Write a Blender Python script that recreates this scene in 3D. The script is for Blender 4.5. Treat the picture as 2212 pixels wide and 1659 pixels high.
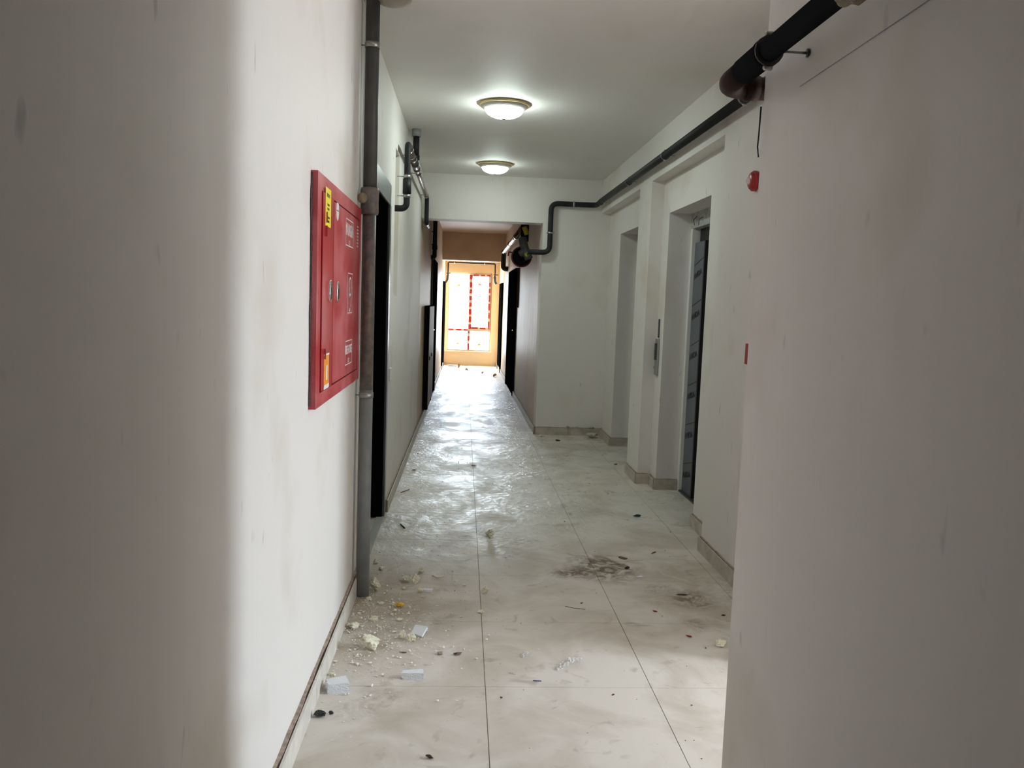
import bpy, bmesh, math, random
from mathutils import Vector, Matrix, noise
random.seed(7)
for o in list(bpy.data.objects): bpy.data.objects.remove(o)
S = bpy.context.scene
COL = S.collection

# ---------------------------------------------------------------- camera
CAM_H = 1.40
F_PX, PITCH, YAW, ROLL = 1772.07, 0.0979422, 0.0620790, 0.0357282
fwd = Vector((math.sin(YAW)*math.cos(PITCH), math.cos(YAW)*math.cos(PITCH), -math.sin(PITCH)))
rt = fwd.cross(Vector((0, 0, 1))).normalized(); up = rt.cross(fwd)
Rx = rt*math.cos(ROLL) + up*math.sin(ROLL); Ux = -rt*math.sin(ROLL) + up*math.cos(ROLL)
cd = bpy.data.cameras.new('camera'); cam = bpy.data.objects.new('camera', cd); COL.objects.link(cam)
cam.matrix_world = Matrix(((Rx.x, Ux.x, -fwd.x, 0), (Rx.y, Ux.y, -fwd.y, 0), (Rx.z, Ux.z, -fwd.z, CAM_H), (0, 0, 0, 1)))
cd.sensor_width = 36; cd.lens = F_PX/2212*36; cd.clip_start = 0.02
S.camera = cam

# ---------------------------------------------------------------- world and exposure
SKY = 30.0
LAMP = 50.0; LAMP_FAR = 25.0
w = bpy.data.worlds.new('sky'); S.world = w; w.use_nodes = True
nt = w.node_tree; nt.nodes.clear()
tc = nt.nodes.new('ShaderNodeTexCoord'); sp = nt.nodes.new('ShaderNodeSeparateXYZ')
rp = nt.nodes.new('ShaderNodeValToRGB'); bg = nt.nodes.new('ShaderNodeBackground'); ou = nt.nodes.new('ShaderNodeOutputWorld')
nt.links.new(tc.outputs['Generated'], sp.inputs[0]); nt.links.new(sp.outputs['Z'], rp.inputs[0])
rp.color_ramp.elements[0].position = 0.0; rp.color_ramp.elements[0].color = (.63, .64, .68, 1)
rp.color_ramp.elements[1].position = 0.12; rp.color_ramp.elements[1].color = (.87, .98, 1.14, 1)
nt.links.new(rp.outputs[0], bg.inputs[0]); bg.inputs[1].default_value = SKY
nt.links.new(bg.outputs[0], ou.inputs[0])
def portal(name, loc, rot, sx, sy):
    l = bpy.data.lights.new(name, 'AREA'); l.shape = 'RECTANGLE'; l.size = sx; l.size_y = sy
    l.cycles.is_portal = True
    o = bpy.data.objects.new(name, l); o.location = loc; o.rotation_euler = rot; COL.objects.link(o)
portal('window_portal', (.138, 18.46, 1.175), (-math.pi/2, 0, 0), .97, 1.75)       # faces -y, into the corridor
portal('window_portal', (4.22, 2.46, 1.35), (math.pi/2, 0, math.pi/2), .66, 2.4)   # faces -x, into the side hall
vs = S.view_settings
vs.view_transform = 'Standard'; vs.look = 'None'; vs.exposure = 0.67; vs.gamma = 1.0; vs.use_curve_mapping = False
S.cycles.max_bounces = 8; S.cycles.diffuse_bounces = 5; S.cycles.glossy_bounces = 3; S.cycles.transparent_max_bounces = 8
S.cycles.sample_clamp_indirect = 6.0
S.cycles.caustics_reflective = False; S.cycles.caustics_refractive = False

# ---------------------------------------------------------------- helpers
def xl(y): return -0.5035 + 0.0045*y          # plaster face of the left wall
def xr(y): return 0.812 - 0.0040*(y-8.75)     # right wall of the far corridor
CEIL = 2.72
AX, BX, CXW = 1.43, 1.53, 1.73                # the three planes of the lift wall
NX, NY = .709, 2.0
HY = 3.04                                     # far side of the side hall                           # corner of the near right wall
BACK = 8.75

def link(name, me, mat=None, parent=None):
    o = bpy.data.objects.new(name, me); COL.objects.link(o)
    if mat is not None and len(me.materials) == 0:
        for m in (mat if isinstance(mat, (list, tuple)) else [mat]): me.materials.append(m)
    if parent: o.parent = parent
    return o
def empty(name, loc=(0, 0, 0), rz=0.0):
    o = bpy.data.objects.new(name, None); COL.objects.link(o); o.location = loc; o.rotation_euler = (0, 0, rz)
    o.empty_display_size = .05
    return o
def tag(o, label, cat, group=None, kind=None):
    o['label'] = label; o['category'] = cat
    if group: o['group'] = group
    if kind: o['kind'] = kind
    return o
def structure(o): o['kind'] = 'structure'; return o
class MB:
    def __init__(s, base=(0, 0, 0)): s.bm = bmesh.new(); s.base = Vector(base)
    def box(s, x0, x1, y0, y1, z0, z1, mi=0):
        return s.prism([(x0, y0), (x1, y0), (x1, y1), (x0, y1)], z0, z1, mi)
    def prism(s, poly, z0, z1, mi=0):
        a = sum(poly[i][0]*poly[(i+1) % len(poly)][1]-poly[(i+1) % len(poly)][0]*poly[i][1] for i in range(len(poly)))
        if a < 0: poly = poly[::-1]
        bx, by, bz = s.base
        lo = [s.bm.verts.new((p[0]-bx, p[1]-by, z0-bz)) for p in poly]; hi = [s.bm.verts.new((p[0]-bx, p[1]-by, z1-bz)) for p in poly]
        n = len(poly); fs = [s.bm.faces.new(lo[::-1]), s.bm.faces.new(hi)]
        for i in range(n): fs.append(s.bm.faces.new((lo[i], lo[(i+1) % n], hi[(i+1) % n], hi[i])))
        for f in fs: f.material_index = mi
        return fs
    def tube(s, pts, r, seg=16, bend=0.0, caps=True, mi=0):
        """tube along a polyline with rounded corners of radius bend"""
        P = [Vector(p)-s.base for p in pts]; path = [P[0]]
        for i in range(1, len(P)-1):
            a, b, c = P[i-1], P[i], P[i+1]
            if bend > 0:
                d1 = (a-b).normalized(); d2 = (c-b).normalized(); k = min(bend, (a-b).length*.49, (c-b).length*.49)
                for t in range(7):
                    u = t/6; path.append((b+d1*k)*(1-u)**2 + b*2*u*(1-u) + (b+d2*k)*u*u)
            else: path.append(b)
        path.append(P[-1])
        rings = []; prev = None
        for i, p in enumerate(path):
            d = (path[min(i+1, len(path)-1)]-path[max(i-1, 0)]).normalized()
            if prev is None:
                u = d.orthogonal().normalized()
            else:
                u = (prev - d*prev.dot(d)).normalized()
            prev = u; v = d.cross(u)
            rr = r(i/(len(path)-1)) if callable(r) else r
            rings.append([s.bm.verts.new(p + (u*math.cos(2*math.pi*k/seg)+v*math.sin(2*math.pi*k/seg))*rr) for k in range(seg)])
        for a, b in zip(rings, rings[1:]):
            for k in range(seg):
                f = s.bm.faces.new((a[k], a[(k+1) % seg], b[(k+1) % seg], b[k])); f.smooth = True; f.material_index = mi
        if caps:
            f = s.bm.faces.new(rings[0][::-1]); f.material_index = mi; f = s.bm.faces.new(rings[-1]); f.material_index = mi
        return s
    def lathe(s, prof, c=(0, 0, 0), axis='Z', seg=40, mi=0, sx=1.0, sy=1.0):
        """prof: list of (radius, height)"""
        c = Vector(c)-s.base; rings = []
        for r, h in prof:
            ring = []
            for k in range(seg if r > 1e-6 else 1):
                a = 2*math.pi*k/seg; q = (r*math.cos(a)*sx, r*math.sin(a)*sy, h)
                if axis == 'X': q = (q[2], q[0], q[1])
                elif axis == 'Y': q = (q[1], q[2], q[0])
                ring.append(s.bm.verts.new(c+Vector(q)))
            rings.append(ring)
        for a, b in zip(rings, rings[1:]):
            n = max(len(a), len(b))
            for k in range(n):
                vs_ = []
                for v in (a[k % len(a)], a[(k+1) % len(a)], b[(k+1) % len(b)], b[k % len(b)]):
                    if v not in vs_: vs_.append(v)
                if len(vs_) > 2:
                    f = s.bm.faces.new(vs_); f.smooth = True; f.material_index = mi
        return s
    def build(s, name, mat, parent=None, bevel=0, origin=None):
        bmesh.ops.recalc_face_normals(s.bm, faces=s.bm.faces)
        if bevel:
            bmesh.ops.bevel(s.bm, geom=[e for e in s.bm.edges if e.calc_face_angle(0) > .6], offset=bevel, segments=2, affect='EDGES', profile=.6)
        me = bpy.data.meshes.new(name); s.bm.to_mesh(me); s.bm.free()
        o = link(name, me, mat, parent)
        if parent is None: o.location = s.base
        return o

# ---------------------------------------------------------------- materials
def rgb(h):
    c = [int(h[i:i+2], 16)/255 for i in (0, 2, 4)]
    return tuple((v/12.92 if v <= .04045 else ((v+.055)/1.055)**2.4) for v in c)+(1,)
def M(name, col, rough=.6, metal=0.0, spec=.5, noise_amt=0.0, nscale=6, bump=0.0, bscale=40, col2=None, emit=None):
    m = bpy.data.materials.new(name); m.use_nodes = True; n = m.node_tree; b = n.nodes['Principled BSDF']
    c = col if len(col) == 4 else tuple(col)+(1,)
    b.inputs['Base Color'].default_value = c; b.inputs['Roughness'].default_value = rough; b.inputs['Metallic'].default_value = metal
    b.inputs['Specular IOR Level'].default_value = spec
    geo = n.nodes.new('ShaderNodeNewGeometry')
    if noise_amt > 0 or col2:
        t = n.nodes.new('ShaderNodeTexNoise'); t.inputs['Scale'].default_value = nscale; t.inputs['Detail'].default_value = 5
        n.links.new(geo.outputs['Position'], t.inputs['Vector'])
        r = n.nodes.new('ShaderNodeValToRGB'); n.links.new(t.outputs['Fac'], r.inputs[0])
        k = 1-noise_amt
        r.color_ramp.elements[0].position = .35; r.color_ramp.elements[1].position = .65
        r.color_ramp.elements[0].color = (tuple(col2)[:3]+(1,)) if col2 else tuple(v*k for v in c[:3])+(1,)
        r.color_ramp.elements[1].color = c
        n.links.new(r.outputs[0], b.inputs['Base Color'])
    if bump > 0:
        t = n.nodes.new('ShaderNodeTexNoise'); t.inputs['Scale'].default_value = bscale; t.inputs['Detail'].default_value = 4
        n.links.new(geo.outputs['Position'], t.inputs['Vector'])
        bp = n.nodes.new('ShaderNodeBump'); bp.inputs['Strength'].default_value = bump; bp.inputs['Distance'].default_value = .01
        n.links.new(t.outputs['Fac'], bp.inputs['Height']); n.links.new(bp.outputs[0], b.inputs['Normal'])
    if emit:
        b.inputs['Emission Color'].default_value = tuple(emit[:3])+(1,); b.inputs['Emission Strength'].default_value = emit[3]
    return m

def plaster(name, col, stain, rough=.62, marks=True, gloss_bump=.12):
    """painted plaster: faint roller relief, soft yellowish stains, small vertical scuffs"""
    m = bpy.data.materials.new(name); m.use_nodes = True; n = m.node_tree; L = n.links.new; b = n.nodes['Principled BSDF']
    geo = n.nodes.new('ShaderNodeNewGeometry')
    t1 = n.nodes.new('ShaderNodeTexNoise'); t1.inputs['Scale'].default_value = 1.6; t1.inputs['Detail'].default_value = 3
    L(geo.outputs['Position'], t1.inputs['Vector'])
    r1 = n.nodes.new('ShaderNodeValToRGB'); r1.color_ramp.elements[0].position = .56; r1.color_ramp.elements[1].position = .74
    r1.color_ramp.elements[0].color = (0, 0, 0, 1); r1.color_ramp.elements[1].color = (.85, .85, .85, 1)
    L(t1.outputs['Fac'], r1.inputs[0])
    mx = n.nodes.new('ShaderNodeMixRGB'); mx.inputs[1].default_value = tuple(col)+(1,); mx.inputs[2].default_value = tuple(stain)+(1,)
    L(r1.outputs[0], mx.inputs[0])
    last = mx.outputs[0]
    if marks:
        mp = n.nodes.new('ShaderNodeMapping'); mp.inputs['Scale'].default_value = (20, 20, 8)
        L(geo.outputs['Position'], mp.inputs['Vector'])
        t2 = n.nodes.new('ShaderNodeTexNoise'); t2.inputs['Scale'].default_value = 1; t2.inputs['Detail'].default_value = 2; t2.inputs['Roughness'].default_value = .4
        L(mp.outputs[0], t2.inputs['Vector'])
        r2 = n.nodes.new('ShaderNodeValToRGB'); r2.color_ramp.elements[0].position = .71; r2.color_ramp.elements[1].position = .80
        r2.color_ramp.elements[0].color = (0, 0, 0, 1); r2.color_ramp.elements[1].color = (.45, .45, .45, 1)
        L(t2.outputs['Fac'], r2.inputs[0])
        m2 = n.nodes.new('ShaderNodeMixRGB'); L(last, m2.inputs[1]); m2.inputs[2].default_value = (.30, .29, .28, 1); L(r2.outputs[0], m2.inputs[0])
        last = m2.outputs[0]
    L(last, b.inputs['Base Color']); b.inputs['Roughness'].default_value = rough
    if not marks: b.inputs['Specular IOR Level'].default_value = .25
    mp = n.nodes.new('ShaderNodeMapping'); mp.inputs['Scale'].default_value = (9, 9, 1.2); L(geo.outputs['Position'], mp.inputs['Vector'])
    t3 = n.nodes.new('ShaderNodeTexNoise'); t3.inputs['Scale'].default_value = 1; t3.inputs['Detail'].default_value = 5
    L(mp.outputs[0], t3.inputs['Vector'])
    bp = n.nodes.new('ShaderNodeBump'); bp.inputs['Strength'].default_value = gloss_bump; bp.inputs['Distance'].default_value = .02
    L(t3.outputs['Fac'], bp.inputs['Height']); L(bp.outputs[0], b.inputs['Normal'])
    return m

def tile_mat():
    """polished beige porcelain under dust: dusty areas matt and brown, wiped areas glossy; two dried mud prints"""
    m = bpy.data.materials.new('porcelain_tile'); m.use_nodes = True; n = m.node_tree; L = n.links.new; b = n.nodes['Principled BSDF']
    geo = n.nodes.new('ShaderNodeNewGeometry')
    def nz(scale, det=5, vec=None, rough=.55, dist=0):
        t = n.nodes.new('ShaderNodeTexNoise'); t.inputs['Scale'].default_value = scale; t.inputs['Detail'].default_value = det
        t.inputs['Roughness'].default_value = rough; t.inputs['Distortion'].default_value = dist
        L(vec or geo.outputs['Position'], t.inputs['Vector']); return t.outputs['Fac']
    def ramp(src, a, bb, ca=0., cb=1.):
        r = n.nodes.new('ShaderNodeMapRange'); r.inputs[1].default_value = a; r.inputs[2].default_value = bb
        r.inputs[3].default_value = ca; r.inputs[4].default_value = cb; L(src, r.inputs[0]); return r.outputs[0]
    def mix(f, a, bcol):
        x = n.nodes.new('ShaderNodeMixRGB'); L(f, x.inputs[0])
        if isinstance(a, tuple): x.inputs[1].default_value = a
        else: L(a, x.inputs[1])
        x.inputs[2].default_value = bcol; return x.outputs[0]
    def mul(a, c):
        x = n.nodes.new('ShaderNodeMath'); x.operation = 'MULTIPLY'; L(a, x.inputs[0])
        if isinstance(c, float): x.inputs[1].default_value = c
        else: L(c, x.inputs[1])
        return x.outputs[0]
    dust = nz(2.6, 7, dist=.6)
    fine = nz(9, 6, dist=.8)
    col = mix(ramp(dust, .42, .72), TILE_A, TILE_B)
    col = mix(mul(ramp(fine, .60, .74), .45), col, (.20, .145, .095, 1))
    # dried mud prints: their own outline, on two spots of the floor
    sep = n.nodes.new('ShaderNodeSeparateXYZ'); L(geo.outputs['Position'], sep.inputs[0])
    def blob(cx, cy, rx, ry, amt, sc, lo, hi):
        mp = n.nodes.new('ShaderNodeMapping'); mp.vector_type = 'TEXTURE'
        mp.inputs['Location'].default_value = (cx, cy, 0); mp.inputs['Scale'].default_value = (rx, ry, 1)
        L(geo.outputs['Position'], mp.inputs['Vector'])
        ln = n.nodes.new('ShaderNodeVectorMath'); ln.operation = 'LENGTH'; L(mp.outputs[0], ln.inputs[0])
        inside = ramp(ln.outputs['Value'], .45, 1.10, 1., 0.)
        return mul(mul(inside, ramp(nz(sc, 6, rough=.7, dist=1.2), lo, hi)), amt)
    for a in [(.80, 4.27, .22, .27, .9, 11, .40, .56), (.62, 4.17, .15, .10, .8, 16, .40, .56), (1.15, 3.80, .13, .15, .85, 12, .40, .56), (1.02, 3.94, .09, .08, .5, 30, .45, .6),
              (1.08, 3.49, .05, .10, .5, 16, .40, .6), (-.33, 2.70, .12, .10, .35, 14, .4, .65), (-.25, 2.82, .10, .08, .35, 14, .4, .65), (.37, 4.72, .14, .10, .5, 18, .45, .6)]:
        col = mix(blob(*a), col, (.13, .082, .045, 1))
    # brown building dust trodden thick round the crumbs by the left skirting
    for a in [(-.36, 3.62, .42, .75, .62, 5, .22, .55), (1.2, 3.95, .45, .6, .45, 4, .35, .6)]:
        col = mix(blob(*a), col, (.33, .255, .18, 1))
    L(col, b.inputs['Base Color'])
    stretch = n.nodes.new('ShaderNodeMapping'); stretch.inputs['Scale'].default_value = (2.0, 1.5, 1); L(geo.outputs['Position'], stretch.inputs['Vector'])
    wipe = nz(1.5, 6, vec=stretch.outputs[0], rough=.62, dist=.9)
    # the walked strip beyond the near metres is wiped glossy, the rest lies under matt building dust
    wob = mul(ramp(nz(3.0, 4), .3, .7, -1., 1.), .5)
    ad = n.nodes.new('ShaderNodeMath'); ad.operation = 'ADD'; L(sep.outputs['Y'], ad.inputs[0]); L(wob, ad.inputs[1])
    far = ramp(ad.outputs[0], 3.9, 5.0)
    gl = ramp(wipe, .38, .62, .27, .50)
    rm = n.nodes.new('ShaderNodeMixRGB'); L(far, rm.inputs[0]); rm.inputs[1].default_value = (.62, .62, .62, 1); L(gl, rm.inputs[2])
    L(rm.outputs[0], b.inputs['Roughness'])
    b.inputs['Specular IOR Level'].default_value = .13
    bp = n.nodes.new('ShaderNodeBump'); bp.inputs['Strength'].default_value = 1.0; bp.inputs['Distance'].default_value = .010
    L(nz(18, 7, rough=.62, dist=.8), bp.inputs['Height']); L(ramp(far, 0., 1., .07, 1.), bp.inputs['Strength']); L(bp.outputs[0], b.inputs['Normal'])
    return m
TILE_A = (.72, .665, .60, 1); TILE_B = (.49, .43, .35, 1)

m_wall = plaster('white_wall_paint', (.76, .72, .685), (.63, .57, .49))
m_wallfar = plaster('peach_corridor_paint', (.68, .54, .41), (.54, .41, .29), rough=.5, marks=False, gloss_bump=.35)
m_end = plaster('peach_end_paint', (.86, .68, .46), (.80, .60, .36), rough=.8, marks=False)
m_ceil = plaster('ceiling_paint', (.88, .85, .82), (.82, .79, .75), marks=False, gloss_bump=.05)
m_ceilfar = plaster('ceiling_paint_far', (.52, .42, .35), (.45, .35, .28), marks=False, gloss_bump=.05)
m_tile = tile_mat()
m_grout = M('grout', (.24, .19, .14), .9)
m_skirt = M('skirting_tile', (.56, .51, .43), .4, noise_amt=.3, nscale=14)
m_mortar = M('mortar_line', (.46, .35, .28), .9, noise_amt=.4, nscale=60)
m_black = M('black_door_metal', (.005, .005, .007), .9, spec=.02)
m_frame = M('lit_door_frame', (.10, .105, .115), .33, spec=.6)  # same metal as the black jambs, greyer to paint the lamp light on it
m_pvc = M('dark_pipe', (.022, .023, .024), .55, spec=.22, noise_amt=.3, nscale=20)
m_pvcgrey = M('grey_pipe', (.20, .21, .215), .5, col2=(.26, .265, .265), nscale=9)
m_pvcgrey2 = M('grey_pipe_shaded', (.085, .082, .078), .5, noise_amt=.2, nscale=9)  # upper length of the same grey pipe, its dimmer lighting painted as darker grey
m_pvcmud = M('grey_pipe_smeared', (.12, .11, .105), .5, col2=(.22, .17, .145), nscale=32)
m_brown = M('brown_elbow', (.050, .022, .014), .7, spec=.15, noise_amt=.5, nscale=25)
m_steel = M('zinc_clamp', (.42, .42, .40), .35, metal=.9)
m_dsteel = M('dark_steel', (.09, .09, .09), .4, metal=.6)
m_bronze = M('brushed_pipe', (.30, .22, .17), .25, metal=.75, noise_amt=.3, nscale=30)
m_red = M('red_enamel', (.42, .012, .020), .34, noise_amt=.15, nscale=4)
m_reddust = M('red_enamel_dusty', (.40, .013, .022), .38, col2=(.52, .11, .12), nscale=7)
m_reddark = M('dark_red_and_gap_shade', (.10, .002, .005), .5)  # paints the shade in the cabinet gaps; own colour on the drum parts
m_print = M('white_print', (.75, .68, .66), .6)
m_yellow = M('yellow_sticker', (.85, .68, .03), .5)
m_orange = M('orange_sticker', (.80, .28, .03), .5)
m_white = M('white_plastic', (.80, .80, .78), .4)
m_dark = M('black_rubber', (.012, .012, .012), .5)
m_chrome = M('chrome', (.7, .7, .7), .12, metal=1.0)
m_foam = M('cured_foam', (.92, .88, .70), .8, noise_amt=.12, nscale=60, bump=.6, bscale=160)
m_foam_old = M('cured_foam_brown', (.36, .29, .20), .7, noise_amt=.35, nscale=40, bump=.6, bscale=90)
m_styro = M('polystyrene', (.86, .87, .90), .7, bump=.5, bscale=320)
m_crumb = M('plaster_crumbs', (.93, .88, .80), .9, noise_amt=.15, nscale=300)
m_brassrim = M('cream_gilt_rim', (.80, .62, .28), .35, metal=.25)
m_rimwhite = M('lamp_bowl_pan', (.55, .50, .47), .45)
m_film = M('blue_protective_film', (.14, .155, .18), .42, metal=.2, noise_amt=.15, nscale=4)
m_concrete = M('rough_concrete', (.50, .50, .48), .9, noise_amt=.35, nscale=18, bump=.8, bscale=30)
m_tapeR = M('red_tape', (.52, .03, .03), .5)
m_tapeW = M('white_tape', (.62, .57, .48), .5)
m_pvcwhite = M('white_window_frame', (.66, .56, .43), .4)
m_greytape = M('grey_tape', (.085, .09, .09), .55, noise_amt=.3, nscale=30)
m_yellowtape = M('yellow_tape', (.36, .32, .02), .5)
m_stone = M('marble_threshold', (.50, .49, .46), .4, noise_amt=.2)
m_cabside = M('cabinet_door_grey', (.40, .34, .30), .6, spec=.2)
def matt(name, col):
    m = bpy.data.materials.new(name); m.use_nodes = True; n = m.node_tree; n.nodes.clear()
    o = n.nodes.new('ShaderNodeOutputMaterial'); d = n.nodes.new('ShaderNodeBsdfDiffuse'); d.inputs[0].default_value = tuple(col)+(1,)
    n.links.new(d.outputs[0], o.inputs[0]); return m
m_black = matt('black_door_paint', (.006, .006, .008))
m_pvcnear = matt('black_pipe_near', (.016, .016, .017))
m_wire = M('grey_wire', (.22, .21, .20), .6)
m_skirtnear = M('pale_skirting_tile', (.74, .69, .62), .4, noise_amt=.2, nscale=14)
def glass():
    m = bpy.data.materials.new('window_glass'); m.use_nodes = True; n = m.node_tree; n.nodes.clear()
    o = n.nodes.new('ShaderNodeOutputMaterial'); t = n.nodes.new('ShaderNodeBsdfTransparent'); g = n.nodes.new('ShaderNodeBsdfGlossy')
    g.inputs['Roughness'].default_value = .03; x = n.nodes.new('ShaderNodeMixShader'); x.inputs[0].default_value = .07
    t.inputs[0].default_value = (.95, .97, .96, 1)
    n.links.new(t.outputs[0], x.inputs[1]); n.links.new(g.outputs[0], x.inputs[2]); n.links.new(x.outputs[0], o.inputs[0]); return m
m_glass = glass()
def clear_film():
    m = bpy.data.materials.new('clear_plastic_film'); m.use_nodes = True; n = m.node_tree; n.nodes.clear()
    o = n.nodes.new('ShaderNodeOutputMaterial'); t = n.nodes.new('ShaderNodeBsdfTransparent'); g = n.nodes.new('ShaderNodeBsdfPrincipled')
    g.inputs['Roughness'].default_value = .12; g.inputs['Base Color'].default_value = (.8, .78, .76, 1); x = n.nodes.new('ShaderNodeMixShader'); x.inputs[0].default_value = .5
    n.links.new(t.outputs[0], x.inputs[1]); n.links.new(g.outputs[0], x.inputs[2]); n.links.new(x.outputs[0], o.inputs[0]); return m
m_clear = clear_film()

def text_mesh(txt, size, mat, matrix, name='lettering', parent=None, extrude=.0006, sx=1.0, bold=0.0):
    cu = bpy.data.curves.new('t', 'FONT'); cu.body = txt; cu.size = size; cu.extrude = extrude; cu.align_x = 'CENTER'; cu.align_y = 'CENTER'
    cu.offset = bold; cu.resolution_u = 3
    o = bpy.data.objects.new('t', cu); COL.objects.link(o)
    bpy.context.view_layer.update()
    me = bpy.data.meshes.new_from_object(o.evaluated_get(bpy.context.evaluated_depsgraph_get()))
    bpy.data.objects.remove(o); bpy.data.curves.remove(cu)
    me.transform(Matrix.Diagonal((sx, 1, 1, 1))); me.transform(matrix)
    me.materials.clear(); me.materials.append(mat); me.name = name
    return link(name, me, None, parent)
def on_left(x, y, z):   # lettering facing +x, read along +y
    return Matrix(((0, 0, 1, x), (1, 0, 0, y), (0, 1, 0, z), (0, 0, 0, 1)))
def on_right(x, y, z, tilt=0.0):  # lettering facing -x, read along -y
    return Matrix(((0, 0, -1, x), (-1, 0, 0, y), (0, 1, 0, z), (0, 0, 0, 1))) @ Matrix.Rotation(tilt, 4, 'Z')

# ---------------------------------------------------------------- floor
b = MB(); b.box(-.95, 4.4, -4.5, 18.7, -.10, -.0022); floor = structure(b.build('floor', m_grout))
TX0, TY0, TW = .122, 2.88, .6165
def tile_mesh(x0, x1, y0, y1):
    b = MB(); b.box(x0, x1, y0, y1, -.010, 0)
    bmesh.ops.recalc_face_normals(b.bm, faces=b.bm.faces)
    me = bpy.data.meshes.new('floor_tile'); b.bm.to_mesh(me); b.bm.free(); me.materials.append(m_tile); return me
full = tile_mesh(0, TW-.0028, 0, TW-.0016)
def add_tile(x, y, me=full):
    o = bpy.data.objects.new('floor_tile', me); COL.objects.link(o); o.location = (x, y, 0); o.parent = floor
for j in range(-12, 26):
    y = TY0 + TW*j
    for i in range(-1, 7):
        x = TX0 + TW*i
        if i >= 0 and y > BACK-.1 and i > 1: continue
        if i >= 4 and (y+TW < 1.9 or y > 3.0): continue
        if y+TW < 1.9 and i > 1: continue
        if i == 3 and y > 7.9: continue
        add_tile(x, y)
me = tile_mesh(0, .30, 0, TW-.0035)
for y in (TY0+TW*2, TY0+TW*3, TY0+TW*1): add_tile(TX0-TW-.30-.0035, y, me)

# ---------------------------------------------------------------- walls
OUT = -.95
b = MB()
b.prism([(xl(-4.5), -4.5), (xl(3.97), 3.97), (OUT, 3.97), (OUT, -4.5)], 0, CEIL)
b.prism([(xl(3.97), 3.97), (xl(5.32), 5.32), (OUT, 5.32), (OUT, 3.97)], 2.12, CEIL)
b.prism([(xl(5.32), 5.32), (xl(5.60), 5.60), (OUT, 5.60), (OUT, 5.32)], 0, CEIL)
b.prism([(xl(5.60), 5.60), (xl(5.92), 5.92), (OUT, 5.92), (OUT, 5.60)], 0, 1.42)
b.prism([(xl(5.60)-.028, 5.60), (xl(5.92)-.028, 5.92), (OUT, 5.92), (OUT, 5.60)], 1.42, 2.40)
b.prism([(xl(5.60), 5.60), (xl(5.92), 5.92), (OUT, 5.92), (OUT, 5.60)], 2.40, CEIL)
b.prism([(xl(5.92), 5.92), (xl(BACK), BACK), (OUT, BACK), (OUT, 5.92)], 0, CEIL)
structure(b.build('wall_left', m_wall))
b = MB(); b.prism([(xl(BACK), BACK), (xl(16), 16.0), (OUT, 16.0), (OUT, BACK)], 0, CEIL)
structure(b.build('wall_far_left', m_wallfar))
b = MB(); b.prism([(xl(16), 16.0), (xl(18.18), 18.18), (OUT, 18.18), (OUT, 16.0)], 0, CEIL)
structure(b.build('wall_end_left', m_end))
OR = 2.3
b = MB(); b.box(NX, 4.4, -4.5, NY, 0, CEIL); o = structure(b.build('wall_near_right', m_wall))
b = MB()
b.box(AX, 4.4, HY, 4.62, 0, CEIL)                       # pier between side hall and lifts
b.box(BX, OR, 4.62, 5.15, 0, 2.38); b.box(BX, OR, 5.15, 6.20, 2.12, 2.38); b.box(BX, OR, 6.20, 6.40, 0, 2.38)
b.box(AX, OR, 4.62, 6.40, 2.38, CEIL)                     # above niche of the near lift
b.box(AX, OR, 6.40, 6.84, 0, CEIL)                        # pillar between the lifts
b.box(BX, OR, 6.84, 7.10, 0, 2.38); b.box(BX, OR, 7.10, 8.14, 2.12, 2.38); b.box(BX, OR, 8.14, BACK, 0, 2.38)
b.box(AX, OR, 6.84, BACK, 2.38, CEIL)
b.box(2.05, OR, 5.15, 6.20, 0, 2.12); b.box(2.05, OR, 7.10, 8.14, 0, 2.12)
structure(b.build('wall_right', m_wall))
b = MB()
b.prism([(xr(BACK), BACK), (OR, BACK), (OR, 9.0), (xr(9.0), 9.0)], 0, CEIL)
b.prism([(xl(BACK), BACK), (xr(BACK), BACK), (xr(9.0), 9.0), (xl(9.0), 9.0)], 2.255, CEIL)
structure(b.build('wall_back', m_wall))
b = MB(); b.prism([(xr(9.0), 9.0), (1.2, 9.0), (1.2, 16.0), (xr(16), 16.0)], 0, CEIL)
structure(b.build('wall_far_right', m_wallfar))
b = MB(); b.prism([(xr(16.0), 16.0), (1.2, 16.0), (1.2, 18.18), (xr(18.18), 18.18)], 0, CEIL)
structure(b.build('wall_end_right', m_end))
b = MB(); b.prism([(xl(16), 16.0), (xr(16), 16.0), (xr(16.3), 16.3), (xl(16.3), 16.3)], 2.19, CEIL)
structure(b.build('wall_beam', m_wallfar))
WX0, WX1, WZ0, WZ1 = -.345, .615, .315, 2.035
b = MB()
b.box(OUT, WX0, 18.18, 18.45, 0, CEIL); b.box(WX1, 1.2, 18.18, 18.45, 0, CEIL)
b.box(WX0, WX1, 18.18, 18.45, 0, WZ0); b.box(WX0, WX1, 18.18, 18.45, WZ1, CEIL)
structure(b.build('wall_end', m_end))
b = MB(); b.box(-.95, 4.4, -4.6, -4.5, 0, CEIL); structure(b.build('wall_behind', m_wall))  # unseen; set far back so the near corridor stays darker
b = MB(); HW = (2.15, 2.77, .15, 2.55)
b.box(4.0, 4.2, NY, HW[0], 0, CEIL); b.box(4.0, 4.2, HW[1], HY, 0, CEIL)
b.box(4.0, 4.2, HW[0], HW[1], 0, HW[2]); b.box(4.0, 4.2, HW[0], HW[1], HW[3], CEIL)
structure(b.build('wall_side_hall', m_wall))
b = MB(); b.box(-.95, 4.4, -4.6, 8.9, CEIL, CEIL+.1); structure(b.build('ceiling', m_ceil))
b = MB(); b.box(-.95, 1.3, 8.9, 18.7, CEIL, CEIL+.1); structure(b.build('ceiling_far', m_ceilfar))

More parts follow.
